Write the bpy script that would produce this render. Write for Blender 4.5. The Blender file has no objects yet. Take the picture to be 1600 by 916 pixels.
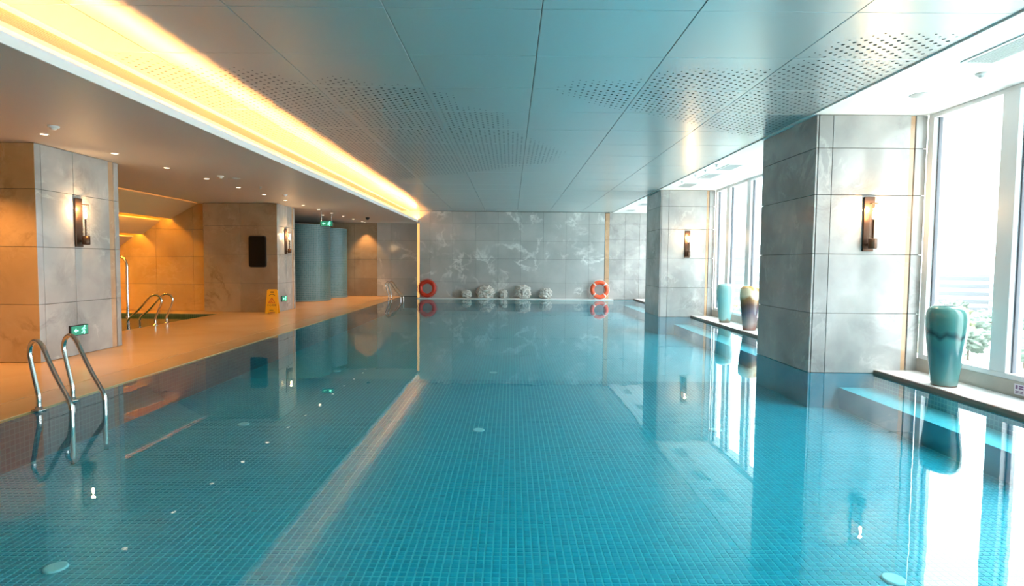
import bpy, bmesh, math, random
from math import pi, sin, cos, radians
from mathutils import Vector, Matrix, noise
random.seed(7)

# ------------------------------------------------------------------ camera, world, exposure
SC = bpy.context.scene
COL = SC.collection
CAM_H = 1.3914
F_PX, PITCH, YAW, ROLL = 903.28, 0.0530, 0.0020, 0.0093
cd = bpy.data.cameras.new('camera')
cd.sensor_width = 36.0
cd.lens = 36.0 * F_PX / 1600.0
cd.clip_start = 0.05
cd.clip_end = 3000
cam = bpy.data.objects.new('camera', cd)
COL.objects.link(cam)
_r = Vector((cos(YAW), -sin(YAW), 0)); _f = Vector((sin(YAW), cos(YAW), 0)); _u = Vector((0, 0, 1))
_F = _f * cos(PITCH) - _u * sin(PITCH)
_U = _u * cos(PITCH) + _f * sin(PITCH)
_R2 = _r * cos(ROLL) + _U * sin(ROLL)
_U2 = _U * cos(ROLL) - _r * sin(ROLL)
M = Matrix((_R2, _U2, -_F)).transposed().to_4x4()
M.translation = (0, 0, CAM_H)
cam.matrix_world = M
SC.camera = cam

world = bpy.data.worlds.new('overcast_sky')
SC.world = world
world.use_nodes = True
wb = world.node_tree.nodes['Background']
wb.inputs[0].default_value = (0.90, 0.965, 1.0, 1)
# standard overcast sky: three times brighter at the zenith than at the horizon
_nt = world.node_tree
_tc = _nt.nodes.new('ShaderNodeTexCoord'); _sp = _nt.nodes.new('ShaderNodeSeparateXYZ')
_mx = _nt.nodes.new('ShaderNodeMath'); _mx.operation = 'MAXIMUM'; _mx.inputs[1].default_value = 0.0
_ma = _nt.nodes.new('ShaderNodeMath'); _ma.operation = 'MULTIPLY_ADD'
SKY = 17.0
_ma.inputs[1].default_value = SKY * 2 / 3; _ma.inputs[2].default_value = SKY / 3
_nt.links.new(_tc.outputs['Generated'], _sp.inputs[0]); _nt.links.new(_sp.outputs[2], _mx.inputs[0])
_nt.links.new(_mx.outputs[0], _ma.inputs[0]); _nt.links.new(_ma.outputs[0], wb.inputs[1])

SC.view_settings.view_transform = 'Standard'
SC.view_settings.look = 'None'
SC.view_settings.exposure = 0.2
SC.view_settings.gamma = 1.0
SC.view_settings.use_curve_mapping = False
try:
    SC.cycles.use_denoising = True
    SC.cycles.max_bounces = 8
    SC.cycles.diffuse_bounces = 4
    SC.cycles.glossy_bounces = 4
    SC.cycles.transparent_max_bounces = 16
    SC.cycles.sample_clamp_indirect = 6.0
    SC.cycles.blur_glossy = 0.5
except Exception:
    pass

# ------------------------------------------------------------------ main dimensions (metres, water level z = 0)
ZC, ZS, ZR = 3.317, 2.887, 3.30          # metal ceiling, left soffit, right soffit
XSE = -3.564                              # soffit lip over the pool
XPL, XPR = -4.336, 4.718                  # pool edges
XCO = -4.804                              # coping joint
XRC = 3.861                               # inner face of window-side columns
XLC = -6.191                              # pool face of left columns
XCR = 3.818                               # right edge of metal ceiling
YF = 22.136                               # marble end wall
YRL = 22.90                               # rear wall of the left aisle
ZPF = -0.46                               # pool floor
Y0 = -7.5                                 # wall behind
XW = 5.30                                 # window plane
TILE = 0.05

# ------------------------------------------------------------------ node helpers
def new_mat(name):
    m = bpy.data.materials.new(name)
    m.use_nodes = True
    nt = m.node_tree
    return m, nt, nt.nodes['Principled BSDF']

def N(nt, kind, **kw):
    n = nt.nodes.new(kind)
    for k, v in kw.items():
        setattr(n, k, v)
    return n

def L(nt, a, b):
    nt.links.new(a, b)

def math_node(nt, op, a, b=None, c=None, clamp=False):
    n = N(nt, 'ShaderNodeMath', operation=op)
    n.use_clamp = clamp
    for i, v in enumerate((a, b, c)):
        if v is None:
            continue
        if isinstance(v, (int, float)):
            n.inputs[i].default_value = v
        else:
            L(nt, v, n.inputs[i])
    return n.outputs[0]

def mixc(nt, fac, a, b, mode='MIX'):
    n = N(nt, 'ShaderNodeMix', data_type='RGBA', blend_type=mode)
    for sock, v in ((n.inputs[0], fac), (n.inputs[6], a), (n.inputs[7], b)):
        if isinstance(v, (int, float)):
            sock.default_value = v
        elif isinstance(v, tuple):
            sock.default_value = (v[0], v[1], v[2], 1)
        else:
            L(nt, v, sock)
    return n.outputs[2]

def mrange(nt, v, a, b, c=0.0, d=1.0):
    n = N(nt, 'ShaderNodeMapRange')
    n.inputs[1].default_value = a; n.inputs[2].default_value = b
    n.inputs[3].default_value = c; n.inputs[4].default_value = d
    L(nt, v, n.inputs[0])
    return n.outputs[0]

def position(nt):
    return N(nt, 'ShaderNodeNewGeometry').outputs['Position']

def noise_node(nt, vec, scale, detail=4, rough=0.55, dist=0.0):
    n = N(nt, 'ShaderNodeTexNoise')
    n.inputs['Scale'].default_value = scale
    n.inputs['Detail'].default_value = detail
    n.inputs['Roughness'].default_value = rough
    n.inputs['Distortion'].default_value = dist
    L(nt, vec, n.inputs['Vector'])
    return n.outputs['Fac']

def mapped(nt, vec, scale=(1, 1, 1), rot=(0, 0, 0), loc=(0, 0, 0)):
    n = N(nt, 'ShaderNodeMapping')
    n.inputs['Scale'].default_value = scale
    n.inputs['Rotation'].default_value = rot
    n.inputs['Location'].default_value = loc
    L(nt, vec, n.inputs['Vector'])
    return n.outputs[0]

def simple(name, col, rough=0.5, metal=0.0, spec=0.5, bump=0.0, bscale=60.0, var=0.0, emit=None, estr=0.0, coat=0.0):
    m, nt, p = new_mat(name)
    p.inputs['Base Color'].default_value = (*col, 1)
    p.inputs['Roughness'].default_value = rough
    p.inputs['Metallic'].default_value = metal
    p.inputs['Specular IOR Level'].default_value = spec
    p.inputs['Coat Weight'].default_value = coat
    if var > 0 or bump > 0:
        co = N(nt, 'ShaderNodeTexCoord').outputs['Object']
        f = noise_node(nt, co, bscale, 4)
        if var > 0:
            c = mixc(nt, f, tuple(x * (1 - var) for x in col), tuple(min(1, x * (1 + var)) for x in col))
            L(nt, c, p.inputs['Base Color'])
        if bump > 0:
            b = N(nt, 'ShaderNodeBump')
            b.inputs['Strength'].default_value = bump
            b.inputs['Distance'].default_value = 0.01
            L(nt, f, b.inputs['Height']); L(nt, b.outputs[0], p.inputs['Normal'])
    if emit:
        p.inputs['Emission Color'].default_value = (*emit, 1)
        p.inputs['Emission Strength'].default_value = estr
    return m

def marble(name, base, cloud, vein, vein_amt=0.6, vein_w=0.03, scale=0.9, rough=0.16, rotz=0.0, dark=None, dark_amt=0.0):
    m, nt, p = new_mat(name)
    pos = position(nt)
    w1 = noise_node(nt, pos, scale * 1.3, 3)
    vadd = N(nt, 'ShaderNodeVectorMath', operation='ADD')
    wv = N(nt, 'ShaderNodeVectorMath', operation='SCALE')
    nz = N(nt, 'ShaderNodeTexNoise'); nz.inputs['Scale'].default_value = scale * 1.4; nz.inputs['Detail'].default_value = 4
    L(nt, pos, nz.inputs['Vector'])
    L(nt, nz.outputs['Color'], wv.inputs[0]); wv.inputs['Scale'].default_value = 0.7
    L(nt, pos, vadd.inputs[0]); L(nt, wv.outputs[0], vadd.inputs[1])
    warped = vadd.outputs[0]
    cl = noise_node(nt, warped, scale * 1.5, 5, 0.5)
    c = mixc(nt, mrange(nt, cl, 0.34, 0.68), base, cloud)
    vn = noise_node(nt, mapped(nt, warped, (1, 1, 1.0), (radians(35), radians(40), rotz)), scale * 1.15, 6, 0.6, 0.6)
    ridge = math_node(nt, 'ABSOLUTE', math_node(nt, 'SUBTRACT', vn, 0.5))
    vm = mrange(nt, ridge, vein_w, 0.0, 0.0, 1.0)
    brk = mrange(nt, noise_node(nt, pos, scale * 2.3, 3), 0.46, 0.62)
    vm = math_node(nt, 'MULTIPLY', math_node(nt, 'MULTIPLY', vm, brk), vein_amt, clamp=True)
    c = mixc(nt, vm, c, vein)
    if dark:
        dn = noise_node(nt, mapped(nt, warped, (1, 1, 1), (radians(20), 0, 0.8), (7, 3, 2)), scale * 0.8, 7, 0.65, 0.4)
        dr = math_node(nt, 'ABSOLUTE', math_node(nt, 'SUBTRACT', dn, 0.5))
        dm = math_node(nt, 'MULTIPLY', mrange(nt, dr, 0.045, 0.0), mrange(nt, noise_node(nt, pos, scale * 1.1, 2), 0.5, 0.68))
        c = mixc(nt, math_node(nt, 'MULTIPLY', dm, dark_amt, clamp=True), c, dark)
    fine = noise_node(nt, pos, 38, 4)
    c = mixc(nt, 0.05, c, mixc(nt, fine, (0.5, 0.5, 0.5), (1, 1, 1)), 'MULTIPLY')
    rnd = N(nt, 'ShaderNodeObjectInfo').outputs['Random']
    g = N(nt, 'ShaderNodeHueSaturation')
    L(nt, c, g.inputs['Color']); L(nt, mrange(nt, rnd, 0, 1, 0.93, 1.06), g.inputs['Value'])
    L(nt, g.outputs[0], p.inputs['Base Color'])
    p.inputs['Roughness'].default_value = rough
    return m

def mosaic(name, c1, c2, grout, tile, axes, line=0.17, rough=0.3):
    """square mosaic from world position along two axes"""
    m, nt, p = new_mat(name)
    sep = N(nt, 'ShaderNodeSeparateXYZ'); L(nt, position(nt), sep.inputs[0])
    ms, cells = [], []
    for a in axes:
        q = math_node(nt, 'DIVIDE', sep.outputs[a], tile)
        cells.append(math_node(nt, 'FLOOR', q))
        fr = math_node(nt, 'FRACT', q)
        d = math_node(nt, 'ABSOLUTE', math_node(nt, 'SUBTRACT', fr, 0.5))
        ms.append(math_node(nt, 'GREATER_THAN', d, 0.5 - line / 2))
    g = math_node(nt, 'MAXIMUM', ms[0], ms[1])
    cmb = N(nt, 'ShaderNodeCombineXYZ'); L(nt, cells[0], cmb.inputs[0]); L(nt, cells[1], cmb.inputs[1])
    wn = N(nt, 'ShaderNodeTexWhiteNoise'); wn.noise_dimensions = '3D'; L(nt, cmb.outputs[0], wn.inputs[0])
    c = mixc(nt, g, mixc(nt, wn.outputs[0], c1, c2), grout)
    L(nt, c, p.inputs['Base Color'])
    p.inputs['Roughness'].default_value = rough
    return m

def thin_glass(name, tint, ior=1.45, rough=0.0):
    m, nt, p = new_mat(name)
    nt.nodes.remove(p)
    out = nt.nodes['Material Output']
    tr = N(nt, 'ShaderNodeBsdfTransparent'); tr.inputs[0].default_value = (*tint, 1)
    gl = N(nt, 'ShaderNodeBsdfGlossy'); gl.inputs['Roughness'].default_value = rough
    fr = N(nt, 'ShaderNodeLayerWeight'); fr.inputs[0].default_value = 0.5
    r0 = ((ior - 1) / (ior + 1)) ** 2
    sch = math_node(nt, 'MULTIPLY_ADD', math_node(nt, 'POWER', fr.outputs['Facing'], 5.0), 1 - r0, r0)   # Schlick, same from both sides
    mx = N(nt, 'ShaderNodeMixShader')
    L(nt, sch, mx.inputs[0]); L(nt, tr.outputs[0], mx.inputs[1]); L(nt, gl.outputs[0], mx.inputs[2])
    L(nt, mx.outputs[0], out.inputs[0])
    return m, nt, gl, fr

MAT = {}
MAT['col'] = marble('pale_grey_marble', (0.47, 0.455, 0.435), (0.315, 0.31, 0.30), (0.62, 0.60, 0.57), 0.5, 0.03, 0.9, 0.13, 0.3, (0.2, 0.19, 0.18), 0.55)
MAT['end'] = marble('grey_veined_marble', (0.52, 0.525, 0.51), (0.40, 0.415, 0.405), (0.80, 0.80, 0.77), 0.85, 0.035, 0.62, 0.13, 0.9)
MAT['beige'] = marble('beige_marble', (0.38, 0.29, 0.19), (0.30, 0.22, 0.14), (0.45, 0.36, 0.25), 0.4, 0.03, 0.9, 0.2, 0.1, (0.16, 0.10, 0.05), 0.6)
MAT['amber'] = marble('amber_lit_marble', (0.52, 0.34, 0.16), (0.44, 0.27, 0.11), (0.60, 0.42, 0.24), 0.4, 0.03, 0.9, 0.25, 0.1, (0.20, 0.11, 0.04), 0.5)  # beige marble with the amber lamp light painted into its colour
MAT['onyx'] = marble('honey_stone', (0.62, 0.40, 0.24), (0.50, 0.31, 0.18), (0.75, 0.58, 0.40), 0.4, 0.03, 2.0, 0.2)
MAT['joint'] = simple('dark_joint', (0.10, 0.10, 0.095), 0.9)
MAT['deck'] = marble('warm_limestone', (0.60, 0.38, 0.18), (0.53, 0.32, 0.14), (0.64, 0.43, 0.23), 0.2, 0.04, 0.5, 0.24)
MAT['white'] = simple('white_paint', (0.80, 0.80, 0.78), 0.65)
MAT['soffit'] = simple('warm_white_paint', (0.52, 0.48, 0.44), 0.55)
MAT['tan'] = simple('amber_lit_panel', (0.62, 0.43, 0.22), 0.6)  # panel paint tinted for the amber light falling on the undersides
MAT['plenum'] = simple('dark_plenum', (0.03, 0.03, 0.03), 0.9)
MAT['ledge'] = marble('white_ledge_stone', (0.84, 0.84, 0.82), (0.76, 0.76, 0.74), (0.86, 0.86, 0.86), 0.2, 0.03, 1.2, 0.25)
MAT['curb'] = marble('taupe_curb_stone', (0.42, 0.40, 0.36), (0.34, 0.33, 0.30), (0.5, 0.48, 0.44), 0.3, 0.03, 1.5, 0.3)
MAT['brown'] = simple('brown_nosing', (0.16, 0.11, 0.085), 0.45)
MAT['frame'] = simple('white_aluminium', (0.80, 0.81, 0.82), 0.4)
MAT['gasket'] = simple('dark_gasket', (0.10, 0.11, 0.13), 0.5)
MAT['tile'] = mosaic('turquoise_mosaic', (0.0, 0.28, 0.39), (0.002, 0.35, 0.48), (0.075, 0.53, 0.60), TILE, (0, 1), 0.20)
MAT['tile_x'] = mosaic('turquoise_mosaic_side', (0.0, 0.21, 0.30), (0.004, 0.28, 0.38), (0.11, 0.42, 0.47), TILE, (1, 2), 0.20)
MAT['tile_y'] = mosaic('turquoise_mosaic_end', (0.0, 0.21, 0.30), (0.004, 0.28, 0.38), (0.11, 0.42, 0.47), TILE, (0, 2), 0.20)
MAT['tile_dimmed'] = mosaic('dimmed_mosaic_side', (0.0, 0.06, 0.09), (0.002, 0.09, 0.12), (0.03, 0.14, 0.16), TILE, (1, 2), 0.16)  # side mosaic painted darker for the dim reflection along the left wall
MAT['foot'] = simple('turquoise_tile', (0.002, 0.27, 0.38), 0.3)
MAT['bench'] = mosaic('pale_aqua_mosaic', (0.20, 0.62, 0.72), (0.26, 0.70, 0.80), (0.36, 0.78, 0.85), TILE, (0, 1), 0.15)
MAT['spa'] = mosaic('dark_green_mosaic', (0.03, 0.07, 0.05), (0.05, 0.10, 0.07), (0.10, 0.14, 0.10), TILE, (0, 1), 0.12)
MAT['chrome'] = simple('polished_steel', (0.75, 0.74, 0.72), 0.12, 1.0)
MAT['bronze'] = simple('dark_bronze', (0.10, 0.055, 0.035), 0.38, 0.75, var=0.15, bscale=40)
MAT['black'] = simple('black_glass', (0.006, 0.006, 0.007), 0.35, spec=0.2)
MAT['blackplastic'] = simple('black_plastic', (0.02, 0.02, 0.022), 0.4)
MAT['yellow'] = simple('yellow_plastic', (0.85, 0.42, 0.01), 0.4)
MAT['redprint'] = simple('red_print', (0.55, 0.06, 0.02), 0.5)
MAT['blackprint'] = simple('black_print', (0.03, 0.025, 0.02), 0.5)
MAT['grille'] = simple('grey_grille', (0.50, 0.52, 0.53), 0.5, 0.2)
MAT['slat'] = simple('bronze_grey_slat', (0.34, 0.33, 0.30), 0.5)
MAT['grilledark'] = simple('grille_shadow', (0.16, 0.16, 0.16), 0.8)
MAT['signwhite'] = simple('white_sticker', (0.75, 0.73, 0.80), 0.4)
MAT['purple'] = simple('purple_print', (0.20, 0.10, 0.22), 0.5)
MAT['ringred'] = simple('red_lifebuoy_shell', (0.62, 0.035, 0.012), 0.35)
MAT['ringorange'] = simple('orange_lifebuoy_shell', (0.80, 0.10, 0.03), 0.35)
MAT['band'] = simple('pale_reflective_band', (0.75, 0.62, 0.55), 0.4)
MAT['rope'] = simple('white_rope', (0.75, 0.70, 0.62), 0.8)
MAT['rock'] = simple('pitted_white_limestone', (0.64, 0.60, 0.55), 0.85, bump=0.6, bscale=14, var=0.3)
MAT['led'] = simple('warm_led', (1, 0.7, 0.3), 0.5, emit=(1.0, 0.36, 0.085), estr=330.0)
MAT['ledalcove'] = simple('amber_led', (1, 0.6, 0.2), 0.5, emit=(1.0, 0.47, 0.05), estr=120.0)
MAT['ledalcove2'] = simple('dim_amber_led', (1, 0.6, 0.2), 0.5, emit=(1.0, 0.42, 0.05), estr=20.0)
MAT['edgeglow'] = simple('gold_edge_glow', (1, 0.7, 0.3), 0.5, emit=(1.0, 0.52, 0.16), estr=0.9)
MAT['bulb'] = simple('warm_bulb', (1, 0.8, 0.5), 0.5, emit=(1.0, 0.66, 0.32), estr=90.0)
MAT['lens'] = simple('downlight_lens', (1, 0.9, 0.7), 0.5, emit=(1.0, 0.80, 0.58), estr=5.0)
MAT['greenglow'] = simple('green_exit_glow', (0.3, 0.9, 0.6), 0.5, emit=(0.25, 1.0, 0.62), estr=2.2)
MAT['greenpanel'] = simple('green_exit_panel', (0.02, 0.20, 0.13), 0.4, emit=(0.02, 0.30, 0.18), estr=0.5)
MAT['inlet'] = simple('white_inlet_plastic', (0.55, 0.80, 0.82), 0.5)

# brushed metal ceiling
m, nt, p = new_mat('satin_metal_ceiling')
pos = position(nt)
p.inputs['Base Color'].default_value = (0.57, 0.63, 0.632, 1)
p.inputs['Metallic'].default_value = 0.5
p.inputs['Roughness'].default_value = 0.27
MAT['metal'] = m
MAT['hole'] = simple('perforation_dark', (0.02, 0.03, 0.03), 0.9)

# water: fresnel mix of a clear, slightly tinted sheet and a mirror, with faint ripples
m, nt, gl, fr = thin_glass('pool_water', (0.60, 0.96, 1.0), 1.5)
pos = position(nt)
n1 = noise_node(nt, mapped(nt, pos, (1, 0.6, 1)), 2.2, 3, 0.5)
bp = N(nt, 'ShaderNodeBump'); bp.inputs['Strength'].default_value = 0.10; bp.inputs['Distance'].default_value = 0.012
L(nt, n1, bp.inputs['Height']); L(nt, bp.outputs[0], gl.inputs['Normal']); L(nt, bp.outputs[0], fr.inputs['Normal'])
MAT['water'] = m
MAT['pane'], _, _, _ = thin_glass('window_glass', (0.97, 0.995, 0.99), 1.35)
MAT['tube'], _, _, _ = thin_glass('lamp_glass', (0.95, 0.93, 0.90), 1.3)

# glazes
def glaze(name, kind):
    m, nt, p = new_mat(name)
    tc = N(nt, 'ShaderNodeTexCoord').outputs['Object']
    sep = N(nt, 'ShaderNodeSeparateXYZ'); L(nt, tc, sep.inputs[0])
    nz = noise_node(nt, mapped(nt, tc, (2.4, 2.4, 0.8)), 1.8, 2)
    zz = math_node(nt, 'ADD', sep.outputs[2], math_node(nt, 'MULTIPLY', math_node(nt, 'SUBTRACT', nz, 0.5), 0.28))
    ramp = N(nt, 'ShaderNodeValToRGB')
    L(nt, zz, ramp.inputs[0])
    stops = {'teal': [(0.0, (0.13, 0.22, 0.20)), (0.12, (0.10, 0.26, 0.25)), (0.40, (0.04, 0.17, 0.19)), (0.53, (0.05, 0.21, 0.20)), (0.575, (0.015, 0.05, 0.06)), (0.63, (0.05, 0.19, 0.18)), (0.9, (0.09, 0.26, 0.23))],
             'pale': [(0.0, (0.16, 0.10, 0.06)), (0.05, (0.25, 0.24, 0.18)), (0.08, (0.28, 0.55, 0.55)), (0.5, (0.24, 0.54, 0.56)), (0.92, (0.30, 0.58, 0.56))],
             'drip': [(0.0, (0.22, 0.07, 0.04)), (0.12, (0.30, 0.25, 0.24)), (0.35, (0.10, 0.09, 0.12)), (0.50, (0.10, 0.06, 0.05)), (0.62, (0.30, 0.17, 0.07)), (0.68, (0.72, 0.66, 0.48)), (0.80, (0.74, 0.66, 0.45)), (0.86, (0.62, 0.32, 0.08)), (0.95, (0.55, 0.26, 0.06))],
             'blue': [(0.0, (0.03, 0.06, 0.16)), (0.9, (0.04, 0.12, 0.26))]}[kind]
    els = ramp.color_ramp.elements
    while len(els) < len(stops):
        els.new(0.5)
    for e, (q, c) in zip(els, stops):
        e.position = q; e.color = (*c, 1)
    L(nt, ramp.outputs[0], p.inputs['Base Color'])
    p.inputs['Roughness'].default_value = 0.18
    p.inputs['Coat Weight'].default_value = 0.4
    p.inputs['Coat Roughness'].default_value = 0.05
    return m
for k in ('teal', 'pale', 'drip', 'blue'):
    MAT['glaze_' + k] = glaze(k + '_glaze', k)

# pods: UV based mosaic
m, nt, p = new_mat('teal_pod_mosaic')
uv = N(nt, 'ShaderNodeTexCoord').outputs['UV']
br = N(nt, 'ShaderNodeTexBrick')
br.offset = 0.0
br.inputs['Color1'].default_value = (0.035, 0.12, 0.14, 1)
br.inputs['Color2'].default_value = (0.06, 0.17, 0.19, 1)
br.inputs['Mortar'].default_value = (0.15, 0.23, 0.24, 1)
br.inputs['Scale'].default_value = 1.0
br.inputs['Mortar Size'].default_value = 0.006
br.inputs['Brick Width'].default_value = 0.06
br.inputs['Row Height'].default_value = 0.06
L(nt, uv, br.inputs['Vector']); L(nt, br.outputs[0], p.inputs['Base Color'])
p.inputs['Roughness'].default_value = 0.38
MAT['pod'] = m

# ------------------------------------------------------------------ mesh helpers
def mesh_from(bm, name, mat=None, smooth=False):
    me = bpy.data.meshes.new(name)
    bm.normal_update()
    bm.to_mesh(me); bm.free()
    if mat is not None:
        me.materials.append(mat)
    if smooth:
        for q in me.polygons:
            q.use_smooth = True
    return me

def bbox(bm, x0, x1, y0, y1, z0, z1):
    vs = [bm.verts.new((x, y, z)) for z in (z0, z1) for y in (y0, y1) for x in (x0, x1)]
    for f in ((0, 2, 3, 1), (4, 5, 7, 6), (0, 1, 5, 4), (2, 6, 7, 3), (0, 4, 6, 2), (1, 3, 7, 5)):
        bm.faces.new([vs[i] for i in f])
    return vs

def obj(name, me, parent=None, loc=(0, 0, 0), rot=None):
    o = bpy.data.objects.new(name, me)
    COL.objects.link(o)
    o.location = loc
    if rot:
        o.rotation_euler = rot
    if parent is not None:
        o.parent = parent
    return o

def box_mesh(name, mat, x0, x1, y0, y1, z0, z1, bev=0.0, seg=1):
    bm = bmesh.new()
    bbox(bm, x0, x1, y0, y1, z0, z1)
    if bev > 0:
        bmesh.ops.bevel(bm, geom=bm.edges[:], offset=bev, segments=seg, affect='EDGES', profile=0.6)
    return mesh_from(bm, name, mat)

def box(name, mat, x0, x1, y0, y1, z0, z1, parent=None, bev=0.0, seg=1):
    """box with its origin at the base centre, given in the parent's frame"""
    cx, cy = (x0 + x1) / 2, (y0 + y1) / 2
    me = box_mesh(name, mat, x0 - cx, x1 - cx, y0 - cy, y1 - cy, 0, z1 - z0, bev, seg)
    return obj(name, me, parent, (cx, cy, z0))

def boxes(name, mat, lst, parent=None):
    bm = bmesh.new()
    for b in lst:
        bbox(bm, *b)
    return obj(name, mesh_from(bm, name, mat), parent)

def struct(o):
    o['kind'] = 'structure'
    return o

def tag(o, label, cat, group=None):
    o['label'] = label; o['category'] = cat
    if group:
        o['group'] = group
    return o

def thing(name, label, cat, loc=(0, 0, 0), rotz=0.0, group=None):
    o = bpy.data.objects.new(name, None)
    COL.objects.link(o)
    o.empty_display_size = 0.1
    o.location = loc; o.rotation_euler = (0, 0, rotz)
    return tag(o, label, cat, group)

def copy_tree(src, loc=None, rotz=None, label=None, parent=None):
    c = src.copy(); COL.objects.link(c); c.parent = parent
    if loc is not None: c.location = loc
    if rotz is not None: c.rotation_euler = (0, 0, rotz)
    if label: c['label'] = label
    for ch in src.children:
        copy_tree(ch, parent=c)
    return c

def tube_mesh(name, mat, pts, r, n=12, cap=True, closed=False):
    bm = bmesh.new()
    pts = [Vector(q) for q in pts]
    rings = []
    up = None
    K = len(pts)
    for i, q in enumerate(pts):
        if closed:
            t = (pts[(i + 1) % K] - pts[i - 1]).normalized()
        else:
            t = (pts[min(i + 1, K - 1)] - pts[max(i - 1, 0)]).normalized()
        if up is None:
            up = Vector((0, 0, 1)) if abs(t.z) < 0.9 else Vector((0, 1, 0))
        a = t.cross(up).normalized(); b = a.cross(t).normalized(); up = b
        rr = r[i] if isinstance(r, (list, tuple)) else r
        rings.append([bm.verts.new(q + (a * cos(2 * pi * k / n) + b * sin(2 * pi * k / n)) * rr) for k in range(n)])
    R = list(zip(rings, rings[1:])) + ([(rings[-1], rings[0])] if closed else [])
    for A, B in R:
        for k in range(n):
            bm.faces.new((A[k], A[(k + 1) % n], B[(k + 1) % n], B[k]))
    if cap and not closed:
        bm.faces.new(rings[0][::-1]); bm.faces.new(rings[-1])
    bmesh.ops.recalc_face_normals(bm, faces=bm.faces[:])
    return mesh_from(bm, name, mat, True)

def smooth_path(pts, k=6):
    P = [Vector(q) for q in pts]
    out = []
    for i in range(len(P) - 1):
        p0 = P[max(i - 1, 0)]; p1 = P[i]; p2 = P[i + 1]; p3 = P[min(i + 2, len(P) - 1)]
        for j in range(k):
            t = j / k
            out.append(0.5 * ((2 * p1) + (-p0 + p2) * t + (2 * p0 - 5 * p1 + 4 * p2 - p3) * t * t + (-p0 + 3 * p1 - 3 * p2 + p3) * t ** 3))
    out.append(P[-1])
    return out

def lathe_mesh(name, mat, prof, n=40, smooth=True, uv=False):
    bm = bmesh.new()
    rings = []
    for r, z in prof:
        if r < 1e-6:
            rings.append([bm.verts.new((0, 0, z))])
        else:
            rings.append([bm.verts.new((r * cos(2 * pi * k / n), r * sin(2 * pi * k / n), z)) for k in range(n)])
    for A, B in zip(rings, rings[1:]):
        for k in range(n):
            if len(A) == 1 and len(B) == 1: continue
            if len(A) == 1: bm.faces.new((A[0], B[(k + 1) % n], B[k]))
            elif len(B) == 1: bm.faces.new((A[k], A[(k + 1) % n], B[0]))
            else: bm.faces.new((A[k], A[(k + 1) % n], B[(k + 1) % n], B[k]))
    bmesh.ops.recalc_face_normals(bm, faces=bm.faces[:])
    return mesh_from(bm, name, mat, smooth)

def cyl_mesh(name, mat, r, z0, z1, n=24):
    return lathe_mesh(name, mat, [(0, z0), (r, z0), (r, z1), (0, z1)], n, False)

def prism_mesh(name, mat, poly, y0, y1):
    """polygon in x-z extruded along y"""
    bm = bmesh.new()
    A = [bm.verts.new((x, y0, z)) for x, z in poly]; B = [bm.verts.new((x, y1, z)) for x, z in poly]
    n = len(poly)
    bm.faces.new(A); bm.faces.new(B[::-1])
    for i in range(n):
        bm.faces.new((A[i], B[i], B[(i + 1) % n], A[(i + 1) % n]))
    bmesh.ops.recalc_face_normals(bm, faces=bm.faces[:])
    return mesh_from(bm, name, mat)

_slabs = {}
def slab_mesh(mat, a, b, t, kind):
    """slab of width a (x or y), height b, thickness t, slightly eased edges, centred"""
    key = (mat.name, round(a, 3), round(b, 3), round(t, 3), kind)
    if key not in _slabs:
        if kind == 'y': d = (-a / 2, a / 2, -t / 2, t / 2, -b / 2, b / 2)
        elif kind == 'x': d = (-t / 2, t / 2, -a / 2, a / 2, -b / 2, b / 2)
        else: d = (-a / 2, a / 2, -b / 2, b / 2, -t / 2, t / 2)
        _slabs[key] = box_mesh('slab', mat, *d, bev=0.0025)
    return _slabs[key]

def clad(parent, kind, plane, out, u, v, mat, gap=0.006, t=0.024, name='slab', org=(0, 0, 0), skip=None):
    """stone slabs on a plane: kind 'y' = plane y const (u along x), 'x' = plane x const (u along y); out = +-1 facing side"""
    for i in range(len(u) - 1):
        for j in range(len(v) - 1):
            a, b = u[i + 1] - u[i] - gap, v[j + 1] - v[j] - gap
            if a < 0.01 or b < 0.01: continue
            uc, vc = (u[i] + u[i + 1]) / 2, (v[j] + v[j + 1]) / 2
            if skip and skip(uc, vc): continue
            w = plane + out * t / 2
            loc = (uc, w, vc) if kind == 'y' else (w, uc, vc)
            o = obj(name, slab_mesh(mat, a, b, t, kind), parent, tuple(loc[k] - org[k] for k in range(3)))

def cuts(a, b, step, start=None):
    s = a if start is None else start
    out = [a]
    k = s
    while k < b - 1e-3:
        if k > a + 0.05 and k < b - 0.05: out.append(k)
        k += step
    out.append(b)
    return out

COURSES = [0.0, 0.775, 1.535, 2.29, 2.88]

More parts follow.
